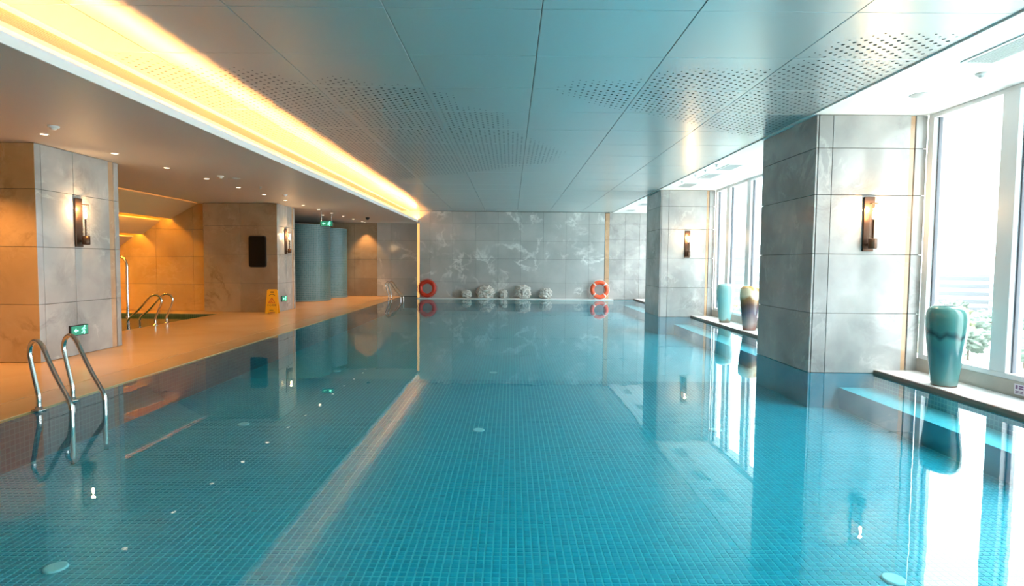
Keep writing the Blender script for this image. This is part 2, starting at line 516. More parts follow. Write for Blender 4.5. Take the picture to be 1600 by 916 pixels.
# ------------------------------------------------------------------ pool
# floor of the pool with mosaic
fp = struct(box('floor_pool', MAT['tile'], XPL - 0.2, XPR + 0.2, -4.2, YRL, ZPF - 0.12, ZPF))
one = box_mesh('tile', MAT['tile'], -TILE * 0.4, TILE * 0.4, -TILE * 0.4, TILE * 0.4, 0, 0.0035)
offx, offy, offz = fp.location
near_rows = (66, 67, 68)
cnt = 0
ind = set()
for jy in near_rows:
    for ix in range(-49, 50):
        x, y = (ix + 0.5) * TILE, (jy + 0.5) * TILE
        obj('tile', one, fp, (x - offx, y - offy, ZPF - offz - 0.0005))
        ind.add((ix, jy)); cnt += 1
vs, fs = [], []
for jy in range(60, 180):
    for ix in range(int(math.ceil(XPL / TILE)), int(4.27 / TILE)):
        if (ix, jy) in ind: continue
        x, y = (ix + 0.5) * TILE, (jy + 0.5) * TILE
        h = TILE * 0.4; k = len(vs); z0, z1 = ZPF - 0.0005, ZPF + 0.003
        e = h - 0.0015
        vs += [(x - h, y - h, z0), (x + h, y - h, z0), (x + h, y + h, z0), (x - h, y + h, z0),
               (x - e, y - e, z1), (x + e, y - e, z1), (x + e, y + e, z1), (x - e, y + e, z1)]
        fs += [(k + 4, k + 5, k + 6, k + 7), (k, k + 1, k + 5, k + 4), (k + 1, k + 2, k + 6, k + 5), (k + 2, k + 3, k + 7, k + 6), (k + 3, k, k + 4, k + 7)]
me = bpy.data.meshes.new('mosaic_tiles'); me.from_pydata(vs, [], fs); me.materials.append(MAT['tile'])
mt = obj('mosaic_tiles', me, fp, (-offx, -offy, -offz)); mt['kind'] = 'stuff'
# underwater bench along the window side
box('bench', MAT['foot'], 4.275 - offx, XPR - offx, -4 - offy, YF - offy, 0.0, 0.385, fp)
box('bench_top', MAT['bench'], 4.27 - offx, XPR - offx, -4 - offy, YF - offy, 0.385, 0.39, fp)
for (x, y) in [(-2.70, 3.36), (2.27, 3.31), (-0.34, 6.27), (-2.99, 6.41), (2.3, 6.35), (-0.28, 9.59), (-2.9, 9.6)]:
    c = tag(obj('floor_inlet', lathe_mesh('floor_inlet', MAT['inlet'], [(0, 0.004), (0.02, 0.012), (0.035, 0.008), (0.05, 0.012), (0.062, 0.010), (0.066, 0.0), (0, 0.0)], 20), None, (x, y, ZPF + 0.003)),
        '', 'inlet', 'round inlets set in the pool floor')
    c['label'] = {(-2.70, 3.36): 'round white inlet in the pool floor at the near left', (2.27, 3.31): 'round white inlet in the pool floor at the near right',
                  (-0.34, 6.27): 'round white pool floor inlet in mid pool, nearer of the middle row', (-2.99, 6.41): 'round white pool floor inlet left of the yellow reflection',
                  (2.3, 6.35): 'round pool floor inlet off the large window-side column', (-0.28, 9.59): 'round white pool floor inlet in mid pool, farther of the middle row',
                  (-2.9, 9.6): 'round pool floor inlet farthest along the left side'}[(x, y)]
# walls of the basin
struct(box('wall_pool_left', MAT['tile_dimmed'], XPL - 0.12, XPL, -4.1, YRL, ZPF, -0.021))
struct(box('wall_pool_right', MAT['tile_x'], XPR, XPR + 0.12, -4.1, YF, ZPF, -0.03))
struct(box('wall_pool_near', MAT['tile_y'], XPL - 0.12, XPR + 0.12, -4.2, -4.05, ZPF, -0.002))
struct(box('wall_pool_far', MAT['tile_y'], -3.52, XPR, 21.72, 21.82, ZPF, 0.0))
# water
bm = bmesh.new()
xs = [XPL, -3.52, XRC, XPR]; ys = [-4.05, 7.42, 8.99, 15.05, 16.60, 21.72, YRL]
V = {(a, b): bm.verts.new((a, b, 0)) for a in xs for b in ys}
for i in range(3):
    for j in range(6):
        if (i > 0 and j == 5) or (i == 2 and j in (1, 3)): continue      # shelf and columns stand here
        bm.faces.new((V[xs[i], ys[j]], V[xs[i + 1], ys[j]], V[xs[i + 1], ys[j + 1]], V[xs[i], ys[j + 1]]))
bmesh.ops.delete(bm, geom=[v for v in bm.verts if not v.link_faces], context='VERTS')
tag(obj('pool_water', mesh_from(bm, 'pool_water', MAT['water'])), 'still clear turquoise water filling the long swimming pool', 'water')

# ------------------------------------------------------------------ deck
SPA = (-11.4, -7.45, 9.7, 14.75)
boxes_deck = [(XCO, -0.01, 0, 0, 0, 0)]
fl = struct(boxes('floor', MAT['deck'], [
    (-12.2, XCO - 0.012, Y0, SPA[2], -0.25, 0.008),
    (SPA[1], XCO - 0.012, SPA[2], SPA[3], -0.25, 0.008),
    (-12.2, SPA[0], SPA[2], SPA[3], -0.25, 0.008),
    (-12.2, XCO - 0.012, SPA[3], 23.2, -0.25, 0.008),
    (XCO - 0.012, 5.6, Y0, -4.2, -0.25, 0.008)]))
struct(box('trim_1', MAT['deck'], XCO, XPL, -4.2, YRL, -0.02, 0.006))              # coping stones beside the water
struct(box('trim_2', MAT['joint'], XCO - 0.012, XCO, -4.2, YRL, -0.20, -0.004))   # drain slot
# far shelf under the end wall
struct(box('trim_3', MAT['ledge'], -3.52, XRC, 21.70, YF + 0.05, -0.16, 0.028, bev=0.006))
# window-side ledge with brown nosing
led = struct(box('trim_4', MAT['ledge'], XPR + 0.03, 5.27, Y0, YF, -0.03, 0.04))
struct(box('trim_5', MAT['brown'], XPR - 0.012, XPR + 0.03, Y0, YF, -0.03, 0.042, bev=0.004))
# spa basin
sx0, sx1, sy0, sy1 = SPA
sp = struct(box('floor_spa', MAT['spa'], sx0, sx1, sy0, sy1, -0.62, -0.5))
boxes('spa_wall', MAT['spa'], [(sx0, sx0 + .02, sy0, sy1, -.6, 0), (sx1 - .02, sx1, sy0, sy1, -.6, 0), (sx0, sx1, sy0, sy0 + .02, -.6, 0), (sx0, sx1, sy1 - .02, sy1, -.6, 0)], sp).location = tuple(-q for q in sp.location)
bm = bmesh.new()
bm.faces.new([bm.verts.new(q) for q in ((sx0 + .02, sy0 + .02, 0), (sx1 - .02, sy0 + .02, 0), (sx1 - .02, sy1 - .02, 0), (sx0 + .02, sy1 - .02, 0))])
tag(obj('spa_water', mesh_from(bm, 'spa_water', MAT['water']), None, (0, 0, -0.07)), 'dark still water of the small spa pool in the amber alcove', 'water')

# ------------------------------------------------------------------ ceilings
ce = struct(box('ceiling', MAT['plenum'], -4.30, XCR, Y0, YF, ZC + 0.035, ZC + 0.10))
cox, coy, coz = ce.location
xj = [-3.86] + [0.2178 + 1.2 * i for i in range(-3, 4)]
yj = [-7.49 + 1.0 * i for i in range(0, 30)] + [YF]
for i in range(len(xj) - 1):
    for j in range(len(yj) - 1):
        g = 0.007
        a, b = xj[i + 1] - xj[i] - g, yj[j + 1] - yj[j] - g
        o = obj('ceiling_panel', slab_mesh(MAT['metal'], a, b, 0.03, 'z'), ce, ((xj[i] + xj[i + 1]) / 2 - cox, (yj[j] + yj[j + 1]) / 2 - coy, ZC + 0.015 - coz + random.uniform(0, 0.0012)))
        o.rotation_euler = (random.uniform(-1, 1) * 0.0012, random.uniform(-1, 1) * 0.0012, 0)
# perforations: small round holes in two drifting cloud-like fields
def inside(poly, x, y):
    c = False
    for (x0, y0), (x1, y1) in zip(poly, poly[1:] + poly[:1]):
        if (y0 > y) != (y1 > y) and x < (x1 - x0) * (y - y0) / (y1 - y0) + x0:
            c = not c
    return c
PA = [(-3.84, 5.45), (-3.4, 5.68), (-3.17, 5.82), (-2.73, 5.9), (-2.46, 6.09), (-2.2, 6.42), (-1.89, 6.07), (-1.59, 6.34), (-1.26, 6.37), (-0.99, 6.48), (-0.64, 6.83), (-0.64, 7.24), (-0.33, 7.44), (-0.09, 7.62), (-0.01, 8.41), (0.29, 9.03), (0.95, 10.19), (0.74, 11.31), (0.0, 11.88), (-0.82, 12.6), (-1.84, 13.2), (-3.0, 14.2), (-3.84, 15.0)]
PB = [(0.38, 6.55), (0.67, 6.2), (1.27, 6.18), (1.47, 5.91), (1.88, 5.78), (2.5, 5.77), (2.73, 5.61), (2.75, 5.09), (2.96, 4.9), (3.33, 4.86), (3.79, 4.86), (3.79, 8.87), (3.1, 8.6), (2.27, 8.01), (1.54, 7.47), (1.1, 7.27), (0.74, 6.84)]
vs, fs = [], []
nx0, nx1 = int(-3.82 / 0.07), int(3.79 / 0.07)
for ix in range(nx0, nx1 + 1):
    x = ix * 0.07 + 0.01
    if any(abs(x - q) < 0.03 for q in xj): continue
    for iy in range(45, 152):
        y = iy * 0.1 + (0.05 if ix % 2 else 0.0)
        if any(abs(y - q) < 0.022 for q in yj): continue
        if not (inside(PA, x, y) or inside(PB, x, y)): continue
        edge = not all(inside(PA, x + dx, y + dy) or inside(PB, x + dx, y + dy) or x + dx > 3.78 or x + dx < -3.8 for dx, dy in ((0.12, 0), (-0.12, 0), (0, 0.12), (0, -0.12)))
        r = 0.010 if edge else 0.0165
        k = len(vs)
        vs += [(x + r * cos(a * pi / 4), y + r * sin(a * pi / 4), ZC - 0.0015) for a in range(8)]
        fs.append(tuple(range(k + 7, k - 1, -1)))
me = bpy.data.meshes.new('perforations'); me.from_pydata(vs, [], fs); me.materials.append(MAT['hole'])
ho = obj('perforation_holes', me, ce, (-cox, -coy, -coz)); ho['kind'] = 'stuff'

# left soffit with lip and cove
cl = struct(boxes('ceiling_left', MAT['soffit'], [
    (-8.23, XSE, Y0, YRL, ZS, ZS + 0.043),
    (-12.2, -8.23, Y0, 9.25, ZS, ZS + 0.043),
    (-12.2, -8.23, 15.55, YRL, ZS, ZS + 0.043)]))
struct(box('trim_6', MAT['white'], XSE - 0.014, XSE + 0.002, Y0, YF, ZS - 0.001, ZS + 0.085))       # upstand of the cove
struct(box('trim_7', MAT['white'], -4.30, -4.25, Y0, YRL, ZS + 0.043, ZC + 0.12))                   # back of the cove
struct(box('trim_8', MAT['white'], -3.944, -3.866, Y0, YF, ZC - 0.004, ZC + 0.03))                  # margin beside the diffuser
struct(box('trim_9', MAT['white'], -4.25, -4.17, Y0, YF, ZC - 0.004, ZC + 0.03))
struct(box('trim_10', MAT['white'], -4.30, -3.50, YF, YF + 0.04, ZS + 0.043, ZC + 0.05))              # end board closing the cove
lc = thing('cove_light', 'long warm yellow light strip hidden in the left ceiling cove', 'light strip', (-3.63, 7.3, ZS + 0.043))
box('channel', MAT['grille'], -0.02, 0.02, -14.5, 14.8, 0.0, 0.006, lc)
box('diode_strip', MAT['led'], -0.012, 0.012, -14.5, 14.8, 0.006, 0.010, lc)
# long linear diffuser with slats
ld = thing('linear_diffuser', 'long slatted air diffuser running along the warm cove', 'air vent', (-4.057, 7.3, ZC))
box('backing', MAT['grilledark'], -0.113, 0.113, -14.7, 14.8, 0.014, 0.022, ld)
for k in range(8):
    x = -0.10 + k * 0.0285
    box('slat', MAT['slat'], x - 0.008, x + 0.008, -14.7, 14.8, -0.003, 0.012, ld)

struct(box('ceiling_slab', MAT['plenum'], -12.3, 5.7, Y0 - 0.2, 23.3, 3.56, 3.75))     # structural slab above all the false ceilings
# right soffit
cr = struct(box('ceiling_right', MAT['white'], XCR, 5.62, Y0, YF + 0.5, ZR, ZR + 0.25))

# ------------------------------------------------------------------ walls
wf = struct(box('wall_far', MAT['joint'], -3.50, 3.74, YF, YF + 0.30, -0.5, ZC + 0.03))
ux = [-3.50] + [-3.50 + 0.40 + 0.865 * i for i in range(8)]
ux = [q for q in ux if q < 3.5] + [3.56]
clad(wf, 'y', YF, -1, ux, [0.02, 0.62, 1.52, 2.20, 2.86, ZC - 0.01], MAT['end'], org=wf.location, gap=0.005)
clad(wf, 'y', YF, -1, [3.575, 3.74], [0.02, 0.8, 1.55, 2.30, ZC - 0.03], MAT['onyx'], name='accent_strip', org=wf.location)
wfl = struct(box('wall_far_left', MAT['joint'], -12.2, -3.0, YRL + 0.03, YRL + 0.25, -0.5, 3.56))
clad(wfl, 'y', YRL + 0.03, -1, cuts(-8.4, -3.3, 0.9, -8.0), [0.01, 0.7, 1.45, 2.2, ZS], MAT['beige'], org=wfl.location, skip=lambda u, v: u > -5.1)
clad(wfl, 'y', YRL + 0.03, -1, [-5.3, -4.75, -3.3], [0.01, 0.7, 1.45, 2.2, ZS], MAT['end'], org=wfl.location)
wfr = struct(box('wall_far_right', MAT['joint'], 3.74, 5.6, YF + 0.03, YF + 0.3, -0.5, ZR + 0.0))
clad(wfr, 'y', YF + 0.03, -1, [3.74, 4.35, 4.9, 5.5], [0.0] + COURSES[1:] + [ZR - 0.003], MAT['col'], org=wfr.location)
# glowing strip standing in for the lamp-lit left edge of the end wall
el = thing('wall_edge_glow', 'slim warm glowing strip standing in for the lit left edge of the end wall', 'light strip', (-3.505, YF + 0.05, 0.02))
box('diffuser', MAT['edgeglow'], -0.085, -0.002, -0.02, 0.0, 0.0, 2.82, el)  # emits the glow of the lit stone edge
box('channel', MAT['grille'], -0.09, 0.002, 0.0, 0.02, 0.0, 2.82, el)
struct(box('wall_back', MAT['beige'], -12.2, 5.6, Y0 - 0.2, Y0, -0.25, 3.56))
struct(box('wall_left', MAT['beige'], -12.3, -12.0, Y0, YRL + 0.25, -0.25, 3.56))
# amber alcove back wall
wa = struct(box('wall_alcove', MAT['joint'], -12.0, -8.0, 15.62, 15.9, -0.02, ZC))
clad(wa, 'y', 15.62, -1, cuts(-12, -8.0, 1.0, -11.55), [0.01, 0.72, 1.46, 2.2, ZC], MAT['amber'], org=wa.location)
# sloping stepped alcove ceiling with LED lines
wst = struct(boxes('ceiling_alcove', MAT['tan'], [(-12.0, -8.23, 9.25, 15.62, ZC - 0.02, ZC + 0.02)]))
steps = [((-8.40, 2.887), (-9.13, 2.47)), ((-9.42, 2.42), (-9.90, 2.05)), ((-10.15, 1.98), (-10.7, 1.6)), ((-10.9, 1.55), (-11.5, 1.15))]
for k, ((xa, za), (xb, zb)) in enumerate(steps):
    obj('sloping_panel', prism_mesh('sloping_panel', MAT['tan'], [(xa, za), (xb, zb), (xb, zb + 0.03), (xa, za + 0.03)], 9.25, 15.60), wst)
    s = tag(obj('alcove_light', box_mesh('alcove_light', MAT['ledalcove'], -0.012, 0.012, -3.1, 3.1, 0, 0.008), None, (xb - 0.06, 12.45, zb + 0.05)),
            ['amber light line under the highest sloping alcove panel', 'amber light line under the second sloping alcove panel', 'amber light line under the third sloping alcove panel', 'amber light line under the lowest sloping alcove panel'][k], 'light strip', 'amber light lines of the alcove')
s = tag(obj('alcove_light', box_mesh('alcove_light', MAT['ledalcove2'], -0.012, 0.012, -3.1, 3.1, 0, 0.008), None, (-8.16, 12.45, ZS + 0.06)),
        'amber light line along the upper edge of the alcove opening', 'light strip', 'amber light lines of the alcove')

# ------------------------------------------------------------------ columns
def left_column(y0, y1, label, front='beige', xl=-8.15):
    c = thing('stone_column', label, 'column', ((XLC + xl) / 2, (y0 + y1) / 2, 0))
    o = c.location
    t = 0.024
    box('core', MAT['joint'], xl + t - o.x, XLC - t - o.x, y0 + t - o.y, y1 - t - o.y, 0.0, ZS - 0.002, c)
    vv = [0.01] + COURSES[1:4] + [ZS - 0.003]
    clad(c, 'x', XLC - t, 1, [y0 + 0.10, y0 + 0.66, y1 - 0.22], vv, MAT['col'], org=o)
    clad(c, 'x', XLC - t - 0.012, 1, [y1 - 0.22, y1 - 0.10], vv, MAT['onyx'], name='accent_strip', org=o)
    clad(c, 'x', XLC - t, 1, [y1 - 0.10, y1], vv, MAT['col'], org=o)
    clad(c, 'x', XLC - t, 1, [y0, y0 + 0.10], vv, MAT['col'], name='corner_slab', org=o)
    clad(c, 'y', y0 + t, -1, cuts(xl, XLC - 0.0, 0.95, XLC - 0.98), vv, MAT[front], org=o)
    clad(c, 'y', y1 - t, 1, cuts(xl, XLC - 0.0, 0.95, XLC - 0.98), vv, MAT['beige'], org=o)
    clad(c, 'x', xl + t, -1, [y0 + 0.03, y1 - 0.03], vv, MAT['beige'], org=o)
    return c
left_column(7.58, 9.18, 'large marble column beside the near grab rails on the deck', 'amber')  # front slabs carry the warm light in their colour
left_column(15.35, 16.60, 'beige and grey marble column carrying the black wall screen')
# wall filling the space left of the near column
wl2 = struct(box('wall_lounge', MAT['beige'], -12.0, -8.17, 7.62, 9.2, 0.0, ZS - 0.002))

def right_column(y0, y1, label):
    t = 0.024
    c = thing('stone_column', label, 'column', ((XRC + 5.27) / 2, (y0 + y1) / 2, ZPF))
    o = c.location
    box('core', MAT['joint'], XRC + t - o.x, 5.24 - o.x, y0 + t - o.y, y1 - t - o.y, 0.0, ZR - 0.003 - ZPF, c)
    vv = [ZPF, -0.0] + COURSES[1:] + [ZR - 0.004]
    vf = vv[1:]
    clad(c, 'x', XRC + t, -1, [y0, y1], vv[1:], MAT['col'], org=o)
    box('tiled_foot', MAT['foot'], XRC - o.x, 5.2 - o.x, y0 - o.y, y1 - o.y, 0.0, -0.004 - ZPF, c)
    for yy, s in ((y0 + t, -1), (y1 - t, 1)):
        clad(c, 'y', yy, s, [XRC + 0.03, 4.07], vf, MAT['col'], name='corner_slab', org=o)
        clad(c, 'y', yy, s, [4.07, 5.055], vf, MAT['col'], org=o)
        clad(c, 'y', yy - s * 0.014, s, [5.055, 5.12], vf, MAT['onyx'], name='accent_strip', org=o)
        clad(c, 'y', yy, s, [5.12, 5.268], vf, MAT['col'], name='edge_slab', org=o)
    return c
right_column(7.42, 8.99, 'large pale marble column rising from the water at the window side')
right_column(15.05, 16.60, 'smaller looking pale marble column farther along the window side')

# ------------------------------------------------------------------ windows
struct(box('wall_right', MAT['curb'], 5.262, 5.56, Y0, YF, -0.1, 0.205))        # stone curb under the glazing
def window(n, y0, y1, mull):
    w = struct(box('window_%d' % n, MAT['frame'], XW - 0.03, XW + 0.14, y0, y1, 0.205, 0.262))   # bottom rail carries the parts
    o = w.location
    box('head_rail', MAT['frame'], XW - 0.02 - o.x, XW + 0.13 - o.x, y0 - o.y, y1 - o.y, ZR - 0.05 - o.z, ZR - 0.002 - o.z, w)
    edges = [y0] + mull + [y1]
    for k, y in enumerate(edges):
        h = 0.105
        a, b = y - h, y + h
        if k == 0: a, b = y, y + 0.07
        if k == len(edges) - 1: a, b = y - 0.10, y
        mu = box('mullion', MAT['frame'], XW - 0.03 - o.x, XW + 0.13 - o.x, a - o.y, b - o.y, 0.262 - o.z, ZR - 0.05 - o.z, w, bev=0.004)
        for s, yy in ((-1, a), (1, b)):
            if (k == 0 and s < 0) or (k == len(edges) - 1 and s > 0): continue
            g = box('gasket', MAT['gasket'], -0.02, 0.02, 0, 0.02, 0, ZR - 0.312, mu)
            g.location = (0.0, (yy - (a + b) / 2) - (0.02 if s < 0 else 0.0), 0)
            g.location.y += 0.01
    for ya, yb in zip(edges, edges[1:]):
        box('pane', MAT['pane'], XW + 0.05 - o.x, XW + 0.056 - o.x, ya + 0.04 - o.y, yb - 0.04 - o.y, 0.25 - o.z, ZR - 0.045 - o.z, w)
window(1, Y0, 7.42, [6.20 - 1.22 * k for k in range(10, -1, -1)])
window(2, 8.99, 15.05, [10.50, 11.72, 12.95, 14.17])
window(3, 16.60, YF, [17.82, 19.04, 20.26, 21.4])

# ------------------------------------------------------------------ wall lamps
def make_sconce(label, loc, rotz):
    t = thing('wall_lamp', label, 'wall lamp', loc, rotz, 'bronze wall lamps on the columns')
    # local frame: wall plane y=0, out of the wall is -y
    box('back_plate', MAT['bronze'], -0.068, 0.068, -0.028, 0.0, 0.0, 0.69, t, bev=0.004)
    cup = obj('cup', lathe_mesh('cup', MAT['bronze'], [(0, 0.03), (0.044, 0.03), (0.05, 0.04), (0.05, 0.155), (0.044, 0.155), (0.044, 0.06), (0, 0.06)], 24), t, (0.0, -0.115, 0))
    box('bracket', MAT['bronze'], -0.012, 0.012, -0.075, -0.02, 0.07, 0.095, t)
    obj('stem', cyl_mesh('stem', MAT['bronze'], 0.012, 0.05, 0.40, 14), t, (0, -0.115, 0))
    obj('bulb', lathe_mesh('bulb', MAT['bulb'], [(0, 0.40), (0.011, 0.405), (0.017, 0.43), (0.018, 0.45), (0.012, 0.48), (0.004, 0.505), (0, 0.51)], 16), t, (0, -0.115, 0))
    obj('glass_tube', lathe_mesh('glass_tube', MAT['tube'], [(0.043, 0.10), (0.043, 0.60)], 28), t, (0, -0.115, 0))
    rd = obj('top_ring', lathe_mesh('top_ring', MAT['bronze'], [(0.041, 0.596), (0.049, 0.596), (0.049, 0.604), (0.041, 0.604), (0.041, 0.596)], 24), t, (0, -0.115, 0))
    return t
sc1 = make_sconce('bronze candle wall lamp on the near left marble column', (XLC, 8.30, 1.555), pi / 2)
def add_point(t, e):
    l = bpy.data.lights.new('lamp_glow', 'POINT'); l.energy = e; l.color = (1.0, 0.62, 0.30); l.shadow_soft_size = 0.02
    o = bpy.data.objects.new('lamp_glow', l); COL.objects.link(o); o.parent = t; o.location = (0, -0.115, 0.535)
SCON = [sc1,
        copy_tree(sc1, (XLC, 15.90, 1.555), pi / 2, 'bronze candle wall lamp on the far left column above the small exit light'),
        copy_tree(sc1, (4.555, 7.42, 1.575), 0.0, 'bronze candle wall lamp on the large window-side column'),
        copy_tree(sc1, (4.565, 15.05, 1.555), 0.0, 'bronze candle wall lamp on the farther window-side column')]
for s in SCON:
    add_point(s, 20.0)

# ------------------------------------------------------------------ downlights
def ordinal(k):
    return ['first', 'second', 'third', 'fourth', 'fifth', 'sixth', 'seventh', 'eighth', 'ninth', 'tenth', 'eleventh', 'twelfth', 'thirteenth'][k]
dl_trim = lathe_mesh('trim_ring', MAT['white'], [(0.036, 0.0), (0.05, -0.004), (0.052, 0.0), (0.052, 0.006), (0.036, 0.006)], 20)
dl_lens = cyl_mesh('lens', MAT['lens'], 0.037, 0.001, 0.004, 20)
def spot(parent, e, ang=75, blend=0.6):
    l = bpy.data.lights.new('downlight_beam', 'SPOT'); l.energy = e; l.color = (1.0, 0.50, 0.17)
    l.spot_size = radians(ang); l.spot_blend = blend; l.shadow_soft_size = 0.03
    o = bpy.data.objects.new('downlight_beam', l); COL.objects.link(o); o.parent = parent; o.location = (0, 0, -0.02)
def downlight(x, y, label, e, ang=75):
    t = thing('downlight', label, 'downlight', (x, y, ZS - 0.003), 0, 'recessed downlights in the left soffit')
    obj('trim_ring', dl_trim, t); obj('lens', dl_lens, t, (0, 0, -0.004))
    if e: spot(t, e, ang)
for k in range(13):
    y = 7.08 + 1.245 * k
    downlight(-5.655, y, '%s downlight from the camera in the left soffit row' % ordinal(k), 100 if k < 8 else 140, 58 if k < 8 else 66)
# wall washers of the lounge side, close to the near column and the rear wall
downlight(-6.75, 6.7, 'downlight washing the front of the near left column', 230, 110)
downlight(-9.0, 6.2, 'downlight over the lounge corner at the far left', 130, 110)
downlight(-8.0, 3.5, 'downlight over the near left deck', 110, 110)
downlight(-5.70, 22.58, 'downlight washing the rear marble wall beside the mosaic pods', 150, 78)
downlight(-6.2, 19.1, 'downlight in front of the mosaic pods', 30, 60)

# ------------------------------------------------------------------ ceiling fittings
def small_fit(name, label, cat, loc, prof, mat='white'):
    return tag(obj(name, lathe_mesh(name, MAT[mat], prof, 24), None, loc), label, cat)
det = [(0, -0.045), (0.022, -0.044), (0.03, -0.035), (0.032, -0.026), (0.05, -0.022), (0.058, -0.012), (0.058, 0), (0, 0)]
det = [(r, z) for r, z in det]
small_fit('smoke_detector', 'white smoke detector in the left soffit above the near column', 'detector', (-5.20, 6.65, ZS), det)
small_fit('smoke_detector', 'small smoke detector in mid soffit beside a round speaker', 'detector', (-5.21, 10.44, ZS), det)
small_fit('smoke_detector', 'smoke detector in the left soffit near the second column', 'detector', (-5.17, 13.27, ZS), det)
small_fit('smoke_detector', 'white smoke detector in the bright ceiling by the windows', 'detector', (4.64, 5.81, ZR), det)
spk = [(0, -0.012), (0.085, -0.012), (0.095, -0.006), (0.105, -0.006), (0.11, 0), (0, 0)]
small_fit('ceiling_speaker', 'round flush speaker in the left soffit', 'speaker', (-5.11, 10.75, ZS), spk, 'grille')
small_fit('ceiling_speaker', 'round flush speaker in the white ceiling by the large column', 'speaker', (4.55, 6.55, ZR), spk, 'grille')
for k, y in enumerate((11.2, 11.85, 12.49, 13.46)):
    small_fit('sprinkler', '%s small sprinkler from the camera beside the white ceiling vents' % ordinal(k), 'sprinkler', (3.93, y, ZR), [(0, -0.04), (0.025, -0.038), (0.025, -0.034), (0.008, -0.03), (0.008, -0.012), (0.03, -0.008), (0.035, 0), (0, 0)], 'grille')
small_fit('sprinkler', 'small sprinkler hanging from the left soffit', 'sprinkler', (-5.14, 11.93, ZS), [(0, -0.04), (0.025, -0.038), (0.025, -0.034), (0.008, -0.03), (0.008, -0.012), (0.03, -0.008), (0.035, 0), (0, 0)], 'grille')
small_fit('dome_camera', 'small black dome camera on the soffit near the rear wall', 'camera', (-4.95, 20.0, ZS), [(0, -0.09), (0.03, -0.085), (0.055, -0.06), (0.06, -0.035), (0.07, -0.03), (0.07, 0), (0, 0)], 'blackplastic')

def ceiling_vent(label, x0, x1, y0, y1):
    cx, cy = (x0 + x1) / 2, (y0 + y1) / 2
    t = thing('ceiling_vent', label, 'air vent', (cx, cy, ZR), 0, 'slatted vents in the window-side ceiling')
    a, b = (x1 - x0) / 2, (y1 - y0) / 2
    box('backing', MAT['grilledark'], -a, a, -b, b, -0.004, -0.001, t)
    fr = boxes('frame', MAT['white'], [(-a - .02, -a, -b - .02, b + .02, -.012, -.001), (a, a + .02, -b - .02, b + .02, -.012, -.001), (-a, a, -b - .02, -b, -.012, -.001), (-a, a, b, b + .02, -.012, -.001)], t)
    n = 9
    for k in range(n):
        x = -a + (k + 0.5) * 2 * a / n
        box('slat', MAT['grille'], x - a / n * 0.62, x + a / n * 0.62, -b, b, -0.010, -0.005, t)
ceiling_vent('long grey slatted vent at the upper right above the window', 4.20, 4.47, 3.6, 5.48)
ceiling_vent('slatted ceiling vent nearest behind the large column', 4.15, 4.41, 11.14, 11.80)
ceiling_vent('middle slatted ceiling vent of the window bay', 4.15, 4.41, 12.30, 12.94)
ceiling_vent('slatted ceiling vent just before the farther column', 4.15, 4.41, 13.80, 14.45)
ceiling_vent('slatted ceiling vent in the last window bay, nearer one', 4.15, 4.41, 18.4, 19.0)
ceiling_vent('slatted ceiling vent in the last window bay, by the end wall', 4.15, 4.41, 20.6, 21.2)

# ------------------------------------------------------------------ rails
RAIL = [(0, 0, -0.02), (0, 0, 0.06), (0.0, 0, 0.13), (-0.035, 0, 0.22), (-0.10, 0, 0.39), (-0.135, 0, 0.50), (-0.11, 0, 0.585), (-0.04, 0, 0.632), (0.05, 0, 0.625), (0.13, 0, 0.56), (0.21, 0, 0.46), (0.37, 0, 0.29), (0.52, 0, 0.15), (0.555, 0, 0.09), (0.56, 0, 0.0), (0.56, 0, -0.40)]
rail_me = tube_mesh('rail', MAT['chrome'], smooth_path(RAIL, 5), 0.0205, 14)
flange_me = lathe_mesh('flange', MAT['chrome'], [(0.021, 0.035), (0.028, 0.03), (0.03, 0.012), (0.055, 0.008), (0.056, 0), (0.02, 0)], 20)
def ladder(label, loc, rotz, off):
    """first rail at loc, second one shifted by off (world x, y)"""
    t = thing('pool_ladder', label, 'ladder', loc, rotz, 'steel pool ladders')
    c, q = cos(-rotz), sin(-rotz)
    lo = (off[0] * c - off[1] * q, off[0] * q + off[1] * c)
    for k in (0, 1):
        r = obj('rail', rail_me, t, (lo[0] * k, lo[1] * k, 0))
        obj('flange', flange_me, r, (0, 0, 0.0))
    return t
la = math.atan2(4.95 - 5.21, -3.79 + 4.29)
ladder('shiny steel ladder rails at the near left pool edge', (-4.29, 5.21, 0.006), la, (0.02, 0.38))
ladder('small steel ladder rails at the far left pool corner', (-4.45, 21.0, 0.006), la, (0.02, 0.40))
ladder('dark steel ladder rails of the spa pool in the alcove', (-7.40, 12.0, 0.008), pi + 0.05, (0.0, 0.40))
# gooseneck spout in the spa
sp_pts = smooth_path([(0, 0, -0.5), (0, 0, 0.4), (0, 0, 1.0), (0, 0, 1.22), (-0.04, 0, 1.36), (-0.13, 0, 1.43), (-0.23, 0, 1.38), (-0.28, 0, 1.26)], 5)
t = thing('gooseneck_spout', 'tall steel gooseneck water spout standing in the alcove spa', 'spout', (-9.62, 14.5, 0))
obj('pipe', tube_mesh('pipe', MAT['chrome'], sp_pts, 0.034, 14), t)
obj('collar', cyl_mesh('collar', MAT['chrome'], 0.055, -0.09, -0.05, 20), t)

